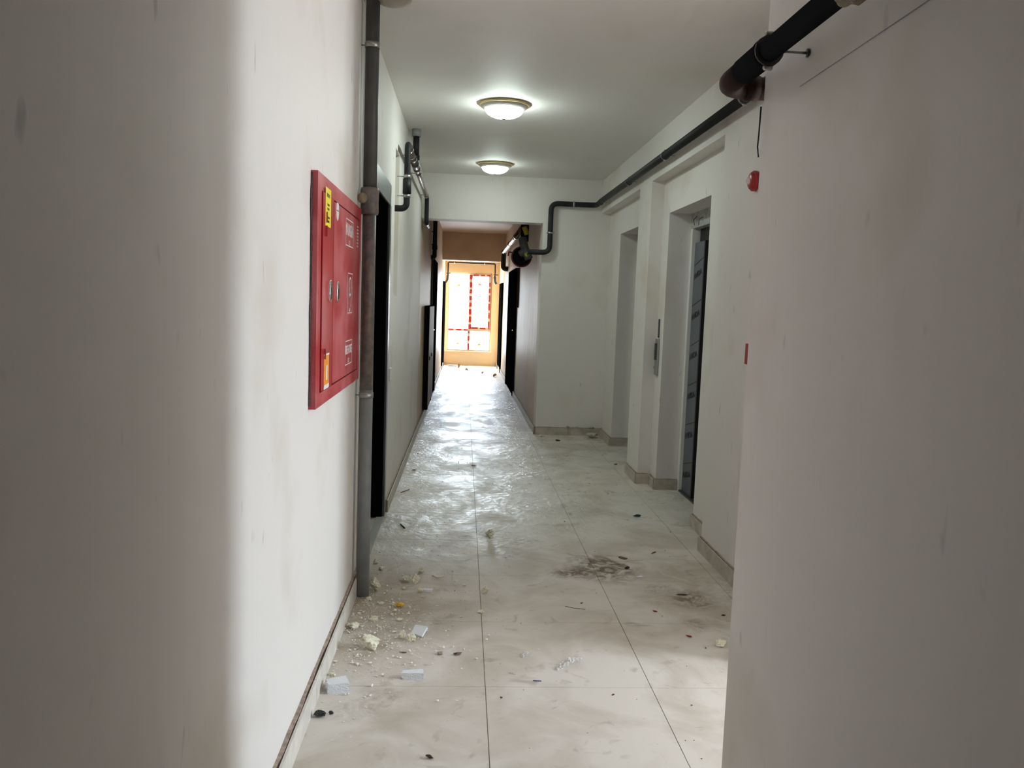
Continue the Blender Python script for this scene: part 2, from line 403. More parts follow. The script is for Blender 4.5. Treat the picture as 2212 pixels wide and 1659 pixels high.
# skirting: a mortar strip on the wall and one tile after another in front of it
def skirting(name, p0, p1, n, h=.080, seg=.6165, bed=.010, th=.008, joint=.003, off=0.0, mat=None):
    p0 = Vector(p0); p1 = Vector(p1); d = (p1-p0); Lg = d.length; d.normalize(); n = Vector(n)
    def quad(a, c, t0, t1): return [tuple((p0+d*a+n*t0)), tuple((p0+d*c+n*t0)), tuple((p0+d*c+n*t1)), tuple((p0+d*a+n*t1))]
    b = MB(); bm = b.bm; k = max(2, int(Lg/.05)); rows = []
    for i in range(k+1):
        q = p0+d*(Lg*i/k); hh = h+.004+.004*noise.noise(Vector((q.x*9, q.y*9, 3)))
        bb = bed*(1+.5*noise.noise(Vector((q.x*7, q.y*7, 9))))*.9
        rows.append([bm.verts.new((q.x, q.y, 0)), bm.verts.new((q.x, q.y, hh)), bm.verts.new((q.x+n.x*bb, q.y+n.y*bb, hh-.001)), bm.verts.new((q.x+n.x*bb, q.y+n.y*bb, 0))])
    for r0, r1 in zip(rows, rows[1:]):
        for e in range(4): bm.faces.new((r0[e], r0[(e+1) % 4], r1[(e+1) % 4], r1[e]))
    bm.faces.new(rows[0]); bm.faces.new(rows[-1])
    root = structure(b.build(name, m_mortar))
    a = off
    cuts = [0.0]
    while a < Lg-.02:
        if a > .02: cuts.append(a)
        a += seg
    cuts.append(Lg)
    for a, c in zip(cuts, cuts[1:]):
        b = MB(); b.prism(quad(a+joint/2, c-joint/2, bed*1.35, bed*1.35+th), 0, h); b.build('skirting_tile', mat or m_skirt, root)
    return root
skirting('baseboard_left', (xl(.6), .6), (xl(3.95), 3.95), (1, 0), h=.085, bed=.012, off=.3, mat=m_skirtnear)
skirting('baseboard_left_middle', (xl(5.34), 5.34), (xl(BACK), BACK), (1, 0), off=.2)
skirting('baseboard_left_far', (xl(BACK), BACK), (xl(11.4), 11.4), (1, 0), off=.3)
skirting('baseboard_left_end', (xl(13.0), 13.0), (xl(18.1), 18.1), (1, 0), off=.3)
skirting('baseboard_back', (xr(BACK)+.0, BACK), (BX, BACK), (0, -1), off=.35)
skirting('baseboard_right_pier', (AX, HY+.01), (AX, 4.62), (-1, 0), off=.5)
skirting('baseboard_right_niche', (BX, 4.64), (BX, 5.15), (-1, 0))
skirting('baseboard_right_strip', (BX, 6.20), (BX, 6.38), (-1, 0))
skirting('baseboard_right_reveal', (BX-.018, 6.20), (CXW-.03, 6.20), (0, -1))
skirting('baseboard_right_pillar', (AX, 6.40), (AX, 6.82), (-1, 0))
skirting('baseboard_right_pillar_side', (AX-.018, 6.40), (BX-.02, 6.40), (0, -1))
skirting('baseboard_right_corner', (BX, 8.14), (BX, BACK-.02), (-1, 0))
skirting('baseboard_right_far_reveal', (BX-.018, 8.14), (CXW-.03, 8.14), (0, -1))
skirting('baseboard_right_far', (xr(BACK), BACK), (xr(12.3), 12.3), (-1, 0), off=.2)
skirting('baseboard_right_end', (xr(14.3), 14.3), (xr(18.1), 18.1), (-1, 0), off=.2)

# ---------------------------------------------------------------- end window
win = structure(empty('window_1', (.135, 18.26, WZ0)))
def wbox(name, x0, x1, z0, z1, mat, y0=18.23, y1=18.29, parent=win, bevel=0):
    b = MB(); b.box(x0, x1, y0, y1, z0, z1)
    b.bm.transform(Matrix.Translation(-Vector(win.location))); return b.build(name, mat, parent, bevel)
fr = .028
MX, TZ = .150, .80
wbox('frame_side', WX0, WX0+fr, WZ0, WZ1, m_pvcwhite); wbox('frame_side', WX1-fr, WX1, WZ0, WZ1, m_pvcwhite)
wbox('frame_head', WX0+fr, WX1-fr, WZ1-fr, WZ1, m_pvcwhite); wbox('frame_foot', WX0+fr, WX1-fr, WZ0, WZ0+fr, m_pvcwhite)
mu = wbox('mullion', MX-.035, MX+.035, TZ, WZ1-fr, m_pvcwhite, 18.225, 18.295); ml = wbox('mullion', MX-.045, MX+.006, WZ0+fr, TZ-.045, m_pvcwhite, 18.225, 18.295)
tr = wbox('transom', WX0+fr, WX1-fr, TZ-.045, TZ, m_pvcwhite, 18.225, 18.295)
sash = wbox('sash', WX1-fr-.045, WX1-fr, TZ+.05, WZ1-fr-.045, m_pvcwhite, 18.21, 18.28)
wbox('sash_rail', MX+.035, WX1-fr, TZ, TZ+.05, m_pvcwhite, 18.21, 18.28); wbox('sash_rail', MX+.035, WX1-fr, WZ1-fr-.045, WZ1-fr, m_pvcwhite, 18.21, 18.28)
panes = [(WX0+fr, MX-.035, TZ, WZ1-fr), (MX+.035, WX1-fr-.045, TZ+.05, WZ1-fr-.045), (WX0+fr, MX-.045, WZ0+fr, TZ-.045), (MX+.006, WX1-fr, WZ0+fr, TZ-.045)]
pn = [wbox('pane', p[0], p[1], p[2], p[3], m_glass, 18.255, 18.259) for p in panes]
def tape(x0, x1, z0, z1, y):   # alternating strips of red and white tape along a frame member
    vert = (z1-z0) > (x1-x0); Lg = (z1-z0) if vert else (x1-x0); k = 0; a = 0.0
    while a < Lg-.01:
        s = random.uniform(.085, .15) if k % 2 == 0 else random.uniform(.04, .075); c = min(Lg, a+s)
        m = m_tapeR if k % 2 == 0 else m_tapeW
        if vert: wbox('tape_strip', x0, x1, z0+a, z0+c, m, y-.002, y)
        else: wbox('tape_strip', x0+a, x0+c, z0, z1, m, y-.002, y)
        a = c; k += 1
tape(MX-.033, MX+.033, TZ+.0, WZ1-fr, 18.225); tape(WX1-fr-.043, WX1-fr-.004, TZ+.05, WZ1-.2, 18.21)
tape(MX+.04, WX1-fr-.002, TZ+.004, TZ+.046, 18.21); tape(MX+.05, WX1-fr-.01, WZ1-fr-.04, WZ1-fr-.005, 18.21)
tape(WX0+fr, MX-.04, TZ-.042, TZ-.003, 18.225); tape(MX-.042, MX+.004, WZ0+fr, TZ-.045, 18.225)
m_label = M('paper_label', (.80, .48, .18), .6); m_faint = M('faint_film_print', (.45, .52, .62), .6); m_ringm = M('grey_ring_print', (.35, .35, .38), .6)
for (x, z) in [(-.12, 1.755), (.345, 1.79), (-.11, .47), (.37, .46)]: wbox('paper_label', x-.035, x+.035, z-.022, z+.022, m_label, 18.250, 18.251)
wbox('film_print', .28, .46, 1.525, 1.545, m_faint, 18.250, 18.251)
wbox('film_print', .27, .42, .628, .638, m_faint, 18.250, 18.251)
for k in range(26):
    x = random.choice([random.uniform(-.29, -.18), random.uniform(-.06, .06)]); z = random.uniform(1.0, 1.93); s = random.uniform(.01, .05)
    wbox('film_print', x, x+s, z, z+.008, m_faint, 18.250, 18.251)
b = MB(); pr = [(.066, 0), (.066, -.001), (.058, -.001), (.058, 0), (.066, 0)]; b.lathe(pr, (0, 0, 0), axis='Y', seg=32)
b.bm.transform(Matrix.Translation(Vector((-.12, 18.251, 1.885))-Vector(win.location))); b.build('ring_sticker', m_ringm, win)
b = MB(); b.box(WX0-.05, WX1+.05, 18.145, 18.225, WZ0-.03, WZ0); structure(b.build('trim_1', m_end, bevel=.004))
# side hall window, which lights the near half of the corridor
win2 = structure(empty('window_2', (4.10, 2.46, HW[2])))
def w2(name, y0, y1, z0, z1, m, x0=4.07, x1=4.13):
    b = MB(); b.box(x0, x1, y0, y1, z0, z1); b.bm.transform(Matrix.Translation(-Vector(win2.location))); b.build(name, m, win2)
w2('frame_side', HW[0], HW[0]+.05, HW[2], HW[3], m_pvcwhite); w2('frame_side', HW[1]-.05, HW[1], HW[2], HW[3], m_pvcwhite)
w2('frame_foot', HW[0]+.05, HW[1]-.05, HW[2], HW[2]+.05, m_pvcwhite); w2('frame_head', HW[0]+.05, HW[1]-.05, HW[3]-.05, HW[3], m_pvcwhite)
w2('pane', HW[0]+.05, HW[1]-.05, HW[2]+.05, HW[3]-.05, m_glass, 4.098, 4.102)

# ---------------------------------------------------------------- doors
d1 = structure(empty('door_1', (xl(4.6), 4.65, 0)))
def part(root, name, m, boxes, bevel=0):
    b = MB()
    for q in boxes: b.box(*q)
    b.bm.transform(Matrix.Translation(-Vector(root.location))); return b.build(name, m, root, bevel)
X = xl(4.6)
part(d1, 'frame_header', m_frame, [(X-.004, X+.008, 4.08, 5.31, 1.985, 2.112)], .002)
part(d1, 'frame_side', m_frame, [(X-.004, X+.010, 5.235, 5.318, 0, 1.985)], .002)
part(d1, 'frame_side', m_frame, [(X-.004, X+.008, 3.985, 4.08, 0, 2.112)], .002)
part(d1, 'jamb', m_black, [(-.86, X-.005, 5.20, 5.318, 0, 2.11)]); part(d1, 'jamb', m_black, [(-.86, X-.005, 3.975, 4.08, 0, 2.11)])  # jambs and soffit are the frame's grey metal; black paints their shade
part(d1, 'head_soffit', m_black, [(-.86, X-.005, 4.08, 5.20, 1.99, 2.11)])
part(d1, 'door_leaf', m_black, [(-.80, -.75, 4.08, 5.20, .005, 1.985)])
b = MB(); b.box(-.52, X+.012, 3.985, 5.20, 0, .006); structure(b.build('trim_2', m_stone))

def wall_door(name, side, y0, y1, ztop, handle=True):
    f = xl if side == 'L' else xr; s = 1 if side == 'L' else -1; x = f((y0+y1)/2); r = structure(empty(name, (x, (y0+y1)/2, 0)))
    def p(nm, m, t0, t1, ya, yb, za, zb):
        q = []
        for (yy, t) in ((ya, t0), (yb, t0), (yb, t1), (ya, t1)): q.append((f(yy)+s*t, yy))
        b = MB(); b.prism(q, za, zb); b.bm.transform(Matrix.Translation(-Vector(r.location))); return b.build(nm, m, r)
    p('frame_side', m_black, .001, .030, y0, y0+.09, 0, ztop); p('frame_side', m_black, .001, .030, y1-.09, y1, 0, ztop)
    p('frame_header', m_black, .001, .030, y0+.09, y1-.09, ztop-.09, ztop)
    lf = p('door_leaf', m_black, .001, .016, y0+.09, y1-.09, .004, ztop-.09)
    if handle:
        hd = p('door_handle', m_chrome, .016, .045, y0+.13, y0+.22, .98, 1.0)
    return r
wall_door('door_2', 'L', 11.5, 12.9, 1.98)
wall_door('door_3', 'R', 12.35, 14.25, 1.93)
wall_door('door_4', 'L', 16.75, 17.85, 1.80, False)
wall_door('door_5', 'R', 16.4, 17.5, 1.80, False)

# ---------------------------------------------------------------- lifts
def lift(label, y0, y1, open_gap):
    r = empty('lift_door', (CXW, (y0+y1)/2, 0)); tag(r, label, 'lift door', 'lift doors in the right wall')
    part(r, 'lintel', m_concrete, [(CXW-.03, CXW+.20, y0, y1, 2.005, 2.12)])
    part(r, 'jamb', m_white, [(CXW-.03, CXW+.10, y1-.05, y1-.001, 0, 2.005)]); part(r, 'jamb', m_dsteel, [(CXW-.03, CXW+.10, y0+.001, y0+.05, 0, 2.005)])
    part(r, 'head_gap_shade', m_dark, [(CXW+.03, CXW+.10, y0+.05, y1-.05, 1.90, 2.005)])  # black box painting the dark gap above the panels
    fp = part(r, 'door_panel', m_film, [(CXW-.005, CXW+.02, y1-.31, y1-.05, .012, 1.90)])
    part(r, 'door_panel', m_film, [(CXW+.03, CXW+.05, y0+.05, y1-.20, .012, 1.90)])
    part(r, 'panel_gap_shade', m_dark, [(CXW-.012, CXW+.022, y1-.335, y1-.31, .012, 1.90)])  # black strip painting the dark gap where the panels part
    part(r, 'sill_plate', m_dsteel, [(CXW-.03, CXW+.10, y0+.05, y1-.05, 0, .012)])
    for k in range(6):
        z = .245+.302*k; yc = y1-.175
        b = MB(); b.box(-.115, .115, -.003, .003, -.0006, .0006)
        b.bm.transform(Matrix.Translation(-Vector(r.location)) @ on_right(CXW-.0058, yc, z, math.radians(13))); b.build('film_line', m_dark, r)
        text_mesh('AVIDA', .058, m_dark, Matrix.Translation(-Vector(r.location)) @ on_right(CXW-.0062, yc+.01, z-.092, math.radians(13)), 'film_lettering', r, sx=1.15, bold=.0022)
    b = MB(); b.tube([(CXW-.03, y1-.14, 2.09), (CXW-.055, y1-.145, 2.06), (CXW-.05, y1-.16, 2.02)], .0025, 8); b.tube([(CXW-.03, y1-.30, 2.07), (CXW-.055, y1-.29, 2.05), (CXW-.05, y1-.27, 2.01)], .0025, 8)
    b.bm.transform(Matrix.Translation(-Vector(r.location))); b.build('loose_wire', m_dark, r)
    return r
lift('film-wrapped steel lift door in the nearer deep opening, printed film facing out', 5.15, 6.20, True)
lift('lift door hidden deep in the farther opening beside the back wall', 7.10, 8.14, True)
r = empty('lift_call_plate', (BX, 6.335, 1.02)); tag(r, 'slim grey lift call plate on the wall strip beside the nearer lift', 'call plate')
part(r, 'plate', m_steel, [(BX-.018, BX-.001, 6.295, 6.375, .88, 1.165)], .004)
part(r, 'button_housing', m_dsteel, [(BX-.028, BX-.018, 6.315, 6.355, 1.00, 1.13)], .003); part(r, 'button', m_chrome, [(BX-.032, BX-.028, 6.325, 6.345, .93, .95)])
o = tag(MB((BX, 6.335, 1.25)).build('indicator_strip', m_dsteel), 'thin dark indicator strip on the wall just above the lift call plate', 'indicator') if False else None
b = MB((BX, 6.335, 1.25)); b.box(BX-.008, BX-.001, 6.318, 6.350, 1.175, 1.32); tag(b.build('indicator_strip', m_dsteel, bevel=.002), 'thin dark indicator strip on the wall just above the lift call plate', 'indicator')

# ---------------------------------------------------------------- ceiling lamps
m_dome = M('lit_lamp_glass', (.9, .95, .93), .4, emit=(.86, 1.0, .93, LAMP))
m_dome_far = M('lit_lamp_glass_far', (.9, .95, .93), .4, emit=(.86, 1.0, .93, LAMP_FAR))
def lamp(x, y, label, rim, dome):
    r = empty('ceiling_lamp', (x, y, CEIL)); tag(r, label, 'ceiling lamp', 'domed lamps on the corridor ceiling')
    k = 1.03
    b = MB(); b.lathe([(.0, 0), (.150*k, 0), (.163*k, -.004), (.166*k, -.010), (.161*k, -.016), (.154*k, -.017)], seg=56); b.build('rim', rim, r)
    b = MB(); b.lathe([(.154*k, -.017), (.148*k, -.024), (.128*k, -.038), (.124*k, -.041), (.118*k, -.038)], seg=56); b.build('pan', m_rimwhite if rim is m_brassrim else m_brassrim, r)
    b = MB(); b.lathe([(.122*k*math.cos(a), -.040-.055*math.sin(a)) for a in [i*math.pi/2/12 for i in range(12)]]+[(0, -.095)], seg=56); b.build('glass_dome', dome, r)
    b = MB(); b.lathe([(.0, -.090), (.012, -.092), (.014, -.098), (.008, -.104), (0, -.107)], seg=20); b.build('finial', m_chrome, r)
    return r
lamp(.232, 5.62, 'lit domed ceiling lamp nearer the camera, grey pan with a gilt outer edge', m_brassrim, m_dome)
lamp(.262, 8.00, 'lit domed ceiling lamp farther off, in front of the beam, with a yellow rim', m_brassrim, m_dome_far)
b = MB((-.345, 3.80, CEIL)); b.lathe([(0, 0), (.075, 0), (.078, -.004), (.070, -.018), (.045, -.024), (0, -.025)], (-.345, 3.80, CEIL)); 
tag(b.build('junction_cover', M('beige_cap', (.42, .37, .30), .6)), 'round beige cap on the ceiling beside the tall grey pipe, cut by the frame', 'junction cover')

# ---------------------------------------------------------------- pipes
def P(root, name, m, pts, r, bend=0, seg=16, **k):
    b = MB(); b.tube(pts, r, seg, bend, **k); b.bm.transform(Matrix.Translation(-Vector(root.location))); return b.build(name, m, root)
def clamp(root, c, axis, r, wall, m=None, th=.012):
    """pipe clip: band, two ears and the rod into the wall; wall = direction vector to the wall with the distance as length"""
    m = m or m_dsteel; c = Vector(c); a = Vector(axis).normalized(); wv = Vector(wall); wd = wv.normalized(); s = a.cross(wd)
    band = P(root, 'clamp', m, [c-a*th, c+a*th], r+.003, caps=True)
    P(band, 'clamp_rod', m_steel, [c+wd*(r+.001)-Vector(root.location), c+wv-Vector(root.location)], .003, seg=8)
    for sg in (-1, 1):
        b = MB(); q = c+s*sg*(r+.006)-Vector(root.location); b.tube([q-wd*.010, q-wd*.007, q+wd*.007, q+wd*.010], lambda u: .006 if .2 < u < .8 else .0035, 8)
        b.build('clamp_screw', m_steel, band)
    return band
# tall grey pipe at the near left
r = empty('vertical_pipe', (-.44, 3.80, 0)); tag(r, 'tall grey vertical pipe with smeared plaster beside the red fire cabinet', 'pipe')
vx, vy, vr = -.437, 3.80, .0305
P(r, 'pipe', m_pvcgrey, [(vx, vy, 0.001), (vx, vy, .98)], vr, seg=28); P(r, 'pipe', m_pvcmud, [(vx, vy, .98), (vx, vy, 1.80)], vr-.0003, seg=28); P(r, 'pipe', m_pvcgrey2, [(vx, vy, 1.80), (vx, vy, CEIL)], vr, seg=28)
b = MB(); b.lathe([(vr, 0), (.038, .002), (.041, .012), (.040, .055), (.042, .105), (.040, .118), (vr, .122)], (0, 0, 0), seg=32)
b.bm.transform(Matrix.Translation(Vector((vx, vy, 1.775))-Vector(r.location))); b.build('coupling', m_pvcmud, r)
b = MB(); b.lathe([(0, 0), (.020, .001), (.024, .012), (.020, .03), (0, .032)], axis='Y', seg=16); b.bm.transform(Matrix.Translation(Vector((vx-.028, vy-.045, 1.845))-Vector(r.location))); b.build('mortar_lump', m_foam_old, r)
clamp(r, (vx, vy, 2.515), (0, 0, 1), vr, (-.048, 0, 0), m_steel); clamp(r, (vx, vy, .955), (0, 0, 1), vr, (-.048, 0, 0), m_steel)
b = MB((xl(3.93)+.010, 3.935, 0)); b.tube([(xl(3.93)+.010, 3.935, .001), (xl(3.93)+.010, 3.935, CEIL)], .008, 10)
tag(b.build('conduit', M('pale_conduit', (.42, .42, .38), .5)), 'thin pale conduit running up the wall edge just behind the tall grey pipe', 'conduit')

# ceiling riser and the pipe run along the upper left wall
r = empty('riser_pipe', (-.405, 6.58, CEIL)); tag(r, 'short black pipe dropping from a grey collar in the ceiling, upper left', 'pipe')
P(r, 'collar', M('grey_collar', (.30, .30, .29), .5), [(-.405, 6.58, CEIL), (-.405, 6.58, 2.665)], .036, seg=24)
P(r, 'pipe', m_pvc, [(-.405, 6.58, 2.665), (-.405, 6.58, 2.52)], .024, seg=20); P(r, 'coupling', m_pvc, [(-.405, 6.58, 2.52), (-.405, 6.58, 2.486)], .029, seg=20)
r = empty('wall_pipe', (-.41, 5.75, 2.0)); tag(r, 'shiny dark pipe run along the upper left wall, bent down above the black door', 'pipe')
w5 = xl(5.75)
P(r, 'pipe', m_pvc, [(w5-.02, 5.75, 2.02), (-.41, 5.75, 2.02), (-.41, 5.75, 2.455), (-.41, 5.95, 2.455)], .0215, bend=.05, seg=20)
P(r, 'pipe', m_bronze, [(-.41, 5.95, 2.455), (-.41, 8.58, 2.455)], .021, seg=20)
P(r, 'pipe', m_pvc, [(-.41, 8.58, 2.455), (-.41, 8.66, 2.455), (-.41, 8.66, 2.20), (-.41, 9.12, 2.20)], .0225, bend=.045, seg=20)
P(r, 'coupling', m_pvc, [(-.41, 5.75, 2.12), (-.41, 5.75, 2.22)], .029, seg=20); P(r, 'coupling', m_bronze, [(-.41, 5.90, 2.455), (-.41, 5.97, 2.455)], .027, seg=20)
P(r, 'tee', m_dsteel, [(-.41, 6.48, 2.455), (-.41, 6.70, 2.455)], .030, seg=20); P(r, 'coupling', m_bronze, [(-.41, 6.78, 2.455), (-.41, 6.88, 2.455)], .029, seg=20)
P(r, 'coupling', m_dsteel, [(-.41, 6.28, 2.455), (-.41, 6.36, 2.455)], .028, seg=20)
P(r, 'coupling', m_bronze, [(-.41, 8.70, 2.20), (-.41, 8.76, 2.20)], .027, seg=20)
for y in (6.2, 7.05, 8.45): clamp(r, (-.41, y, 2.455), (0, 1, 0), .021, (xl(y)+.41, 0, 0))
clamp(r, (-.41, 5.75, 2.235), (0, 0, 1), .0215, (xl(5.75)+.41, 0, 0), m_steel); clamp(r, (-.41, 5.75, 2.105), (0, 0, 1), .0215, (xl(5.75)+.41, 0, 0), m_steel)
r = empty('wall_pipe', (-.41, 12.0, 2.0)); tag(r, 'black pipe past the beam on the left wall, dropping above the far left door', 'pipe')
P(r, 'pipe', m_pvc, [(-.41, 9.3, 2.49), (-.41, 11.2, 2.49), (-.41, 11.2, 1.98), (xl(11.2)-.01, 11.2, 1.98)], .030, bend=.06)
P(r, 'coupling', m_bronze, [(-.41, 11.08, 2.49), (-.41, 11.16, 2.49)], .034); P(r, 'coupling', m_pvc, [(-.41, 11.2, 2.08), (-.41, 11.2, 2.14)], .036)
for z in (2.15, 2.32): P(r, 'bracket', m_dsteel, [(-.44, 11.2, z), (xl(11.2), 11.2, z)], .008, seg=8)
b = MB((xl(11.3), 11.35, 1.35)); b.tube([(xl(11.3)+.012, 11.38, 1.30), (xl(11.3)+.012, 11.38, 1.96)], .012, 10); tag(b.build('conduit', m_dsteel), 'short dark conduit on the left wall between black meter cabinet and far left door', 'conduit')

# right run: back wall, up, across and forward above the lifts
PR = .0275
r = empty('wall_pipe', (.885, 8.69, 2.0)); tag(r, 'long black pipe across the back wall and forward above the two lift openings', 'pipe')
yb = 8.69
P(r, 'pipe', m_pvc, [(.66, yb, 1.945), (.885, yb, 1.945), (.885, yb, 2.455), (1.365, yb, 2.455), (1.365, 8.45, 2.465)], PR, bend=.075, seg=20)
P(r, 'pipe', m_pvc, [(1.365, 8.45, 2.465), (1.365, 4.13, 2.458)], PR, seg=20)
P(r, 'pipe', m_pvc, [(1.365, 4.13, 2.458), (1.365, 3.40, 2.458)], PR-.001, seg=20)
for (c, a, wv) in [((1.12, yb, 2.455), (1, 0, 0), (0, .06, 0)), ((.885, yb, 2.15), (0, 0, 1), (0, .06, 0))]: clamp(r, c, a, PR, wv, m_steel, .009)
for y in (8.45, 7.0, 5.75, 4.13): clamp(r, (1.365, y, 2.459), (0, 1, 0), PR, (AX-1.365, 0, 0), None, .014)
# near right: black pipe with brown elbow under the ceiling
NXP = .622; NZ = 1.945; NR = .0250; YE = NY-.085
r = empty('wall_pipe', (NXP, 1.5, NZ)); tag(r, 'thick black pipe with brown elbow in the top right, nearest the camera', 'pipe')
P(r, 'pipe', m_pvcnear, [(NXP, .25, NZ), (NXP, YE-.16, NZ)], NR-.002, seg=32)
P(r, 'coupling', m_pvcnear, [(NXP, YE-.17, NZ), (NXP, YE-.15, NZ), (NXP, YE-.14, NZ), (NXP, YE-.02, NZ)], lambda u: NR+(.006 if u < .4 else .004), seg=32)
P(r, 'elbow', m_brown, [(NXP, YE-.02, NZ), (NXP, YE+.12, NZ), (NXP+.30, YE+.12, NZ)], NR+.002, bend=.055, seg=32)
P(r, 'coupling', m_brown, [(NXP+.050, YE+.12, NZ), (NXP+.082, YE+.12, NZ)], NR+.005, seg=32)
clamp(r, (NXP, YE-.17, NZ), (0, 1, 0), NR+.003, (NX-NXP, 0, 0), m_dsteel, .006)
b = MB(); b.lathe([(0, 0), (.009, 0), (.009, .004), (0, .006)], axis='X', seg=16); b.bm.transform(Matrix.Translation(Vector((NX-.006, YE-.17, NZ))-Vector(r.location))); b.build('rod_flange', m_dsteel, r)
# foam lump round the near pipe
def lumpy(me_bm, amp, sc, seed):
    for v in me_bm.verts:
        k = noise.noise(v.co*sc+Vector((seed, seed*2, 0)))+.5*noise.noise(v.co*sc*2.7+Vector((seed, 0, 5)))
        v.co += v.co.normalized()*amp*k
bm = bmesh.new(); bmesh.ops.create_icosphere(bm, subdivisions=4, radius=.034)
for v in bm.verts: v.co.y *= 1.5
lumpy(bm, .007, 40, 3)
for f in bm.faces: f.smooth = True
me = bpy.data.meshes.new('foam'); bm.to_mesh(me); bm.free()
o = link('foam_lump', me, m_foam_old); o.location = (NXP+.004, 1.375, NZ+.002); tag(o, 'brownish foam lump wrapped around the thick black pipe at the top edge', 'foam')
b = MB((NX, 1.5, 1.89)); b.tube([(NX-.001, 1.78, 1.886), (NX-.001, 1.2, 1.893), (NX-.001, .4, 1.893)], .0009, 6); tag(b.build('wall_wire', m_wire), 'thin grey wire stretched along the near right wall below the thick pipe', 'wire')
b = MB((NX, NY, 1.85)); b.tube([(NX-.004, NY+.006, 1.895), (NX-.005, NY+.006, 1.83), (NX-.007, NY+.004, 1.80), (NX-.003, NY+.004, 1.775)], .0022, 8); tag(b.build('corner_strip', m_dark), 'short black strip down the right wall corner under the brown elbow', 'wire')  # thin tube standing in for a dark strip down the corner

# far right: hose drum bundle and pipes beyond the opening
r = empty('taped_pipe_bundle', (.68, 9.35, 2.2)); tag(r, 'black and grey taped pipe bundle with a round drum in the opening', 'pipe bundle')
P(r, 'upper_pipe', m_black, [(.665, 9.35, CEIL), (.665, 9.35, 2.10)], .045, seg=20)
P(r, 'yellow_tape', m_yellowtape, [(.655, 9.32, 2.26), (.685, 9.32, 2.17)], .030, seg=16)
P(r, 'wrapped_arm', m_greytape, [(.640, 9.31, 2.13), (.660, 9.27, 2.02), (.715, 9.25, 1.90)], .047, bend=.05, seg=14)
P(r, 'wrapped_arm', m_greytape, [(.615, 9.28, 1.95), (.68, 9.25, 2.0)], .040, seg=12)
m_drum = M('black_drum', (.004, .004, .004), .8, spec=.1)
b = MB(); b.lathe([(0, -.05), (.085, -.05), (.105, -.035), (.112, 0), (.105, .035), (.085, .05), (0, .05)], axis='Y', seg=36); b.bm.transform(Matrix.Translation(Vector((.635, 9.38, 1.925))-Vector(r.location))); b.build('drum', m_drum, r)
b = MB(); b.lathe([(.103, -.008), (.116, -.008), (.118, 0), (.116, .008), (.103, .008)], axis='Y', seg=36); b.bm.transform(Matrix.Translation(Vector((.635, 9.325, 1.925))-Vector(r.location))); b.build('drum_rim', m_reddark, r)
P(r, 'yellow_tape', m_yellowtape, [(.682, 9.235, 1.965), (.700, 9.235, 1.925)], .030, seg=12)
P(r, 'nipple', m_chrome, [(.690, 9.16, 1.945), (.735, 9.12, 1.975)], .014, seg=12)
P(r, 'lever', m_reddark, [(.55, 9.33, 1.965), (.49, 9.33, 1.975), (.485, 9.33, 1.93)], .009, seg=8)
r = empty('wall_pipe', (.70, 12, 2.3)); tag(r, 'bright silvery pipe with black drop on the right wall behind the taped bundle', 'pipe')
P(r, 'pipe', m_bronze, [(.70, 9.6, 2.335), (.70, 14.9, 2.315)], .036); P(r, 'drop_pipe', m_dark, [(.70, 14.9, 2.32), (.70, 15.05, 2.32), (.70, 15.05, 2.02), (xr(15.05)+.01, 15.05, 2.02)], .045, bend=.07)
for y in (11.4, 12.9): P(r, 'coupling', m_dsteel, [(.70, y, 2.325), (.70, y+.12, 2.325)], .042)
b = MB((.76, 12.0, 1.6)); b.tube([(xr(12)-.012, 12.05, 1.34), (xr(12)-.012, 12.05, 1.92)], .014, 10); tag(b.build('conduit', m_dsteel), 'short dark tube standing for a wall chase just before the far right door', 'conduit')  # dark tube added in place of a chase with darker vertical strips
r = empty('end_pipe', (.13, 17.95, 2.25)); tag(r, 'thin dark pipe framing the end window across its top and down both sides', 'pipe')
P(r, 'pipe', m_dark, [(-.355, 17.95, 1.95), (-.355, 17.95, 2.235), (.66, 17.95, 2.235), (.66, 17.95, 1.95)], .017, bend=.03, seg=10)
P(r, 'valve', m_dsteel, [(-.36, 17.95, 1.96), (-.365, 17.95, 1.85), (-.40, 17.95, 1.80)], .028, bend=.03, seg=10); P(r, 'valve', m_dsteel, [(.66, 17.95, 1.96), (.665, 17.95, 1.85), (.70, 17.95, 1.80)], .028, bend=.03, seg=10)
for x in (-.23, .42): P(r, 'clamp', m_steel, [(x, 17.95, 2.235), (x+.02, 17.95, 2.235)], .022, seg=10)
for x in (-.36, .66): P(r, 'valve_handle', m_dsteel, [(x-.03, 17.93, 2.0), (x+.07, 17.93, 2.0)], .010, seg=8)

# ---------------------------------------------------------------- red fire cabinet
cx = xl(3.25)
r = empty('fire_cabinet', (cx, 3.25, 1.04)); tag(r, 'red two-door fire hose cabinet set in the left wall', 'fire cabinet')
Y0, Y1, Z0, Z1 = 2.665, 3.765, 1.035, 1.795
part(r, 'frame', m_reddust, [(cx-.003, cx+.020, Y0, Y0+.075, Z0, Z1), (cx-.003, cx+.020, Y1-.06, Y1, Z0, Z1), (cx-.003, cx+.020, Y0+.075, Y1-.06, Z0, Z0+.045), (cx-.003, cx+.020, Y0+.075, Y1-.06, Z1-.052, Z1)])
part(r, 'back_plate', m_reddark, [(cx-.002, cx+.004, Y0+.075, Y1-.06, Z0+.045, Z1-.052)])
ld = part(r, 'door', m_red, [(cx+.004, cx+.024, Y0+.079, 2.965, Z0+.049, Z1-.056)], .0015)
rd = part(r, 'door', m_reddust, [(cx+.004, cx+.018, 3.015, Y1-.064, Z0+.049, Z1-.056)], .0015)
part(r, 'mullion', m_reddark, [(cx+.004, cx+.007, 2.967, 3.013, Z0+.047, Z1-.054)])  # dark strip painting the shade at the step between the two doors
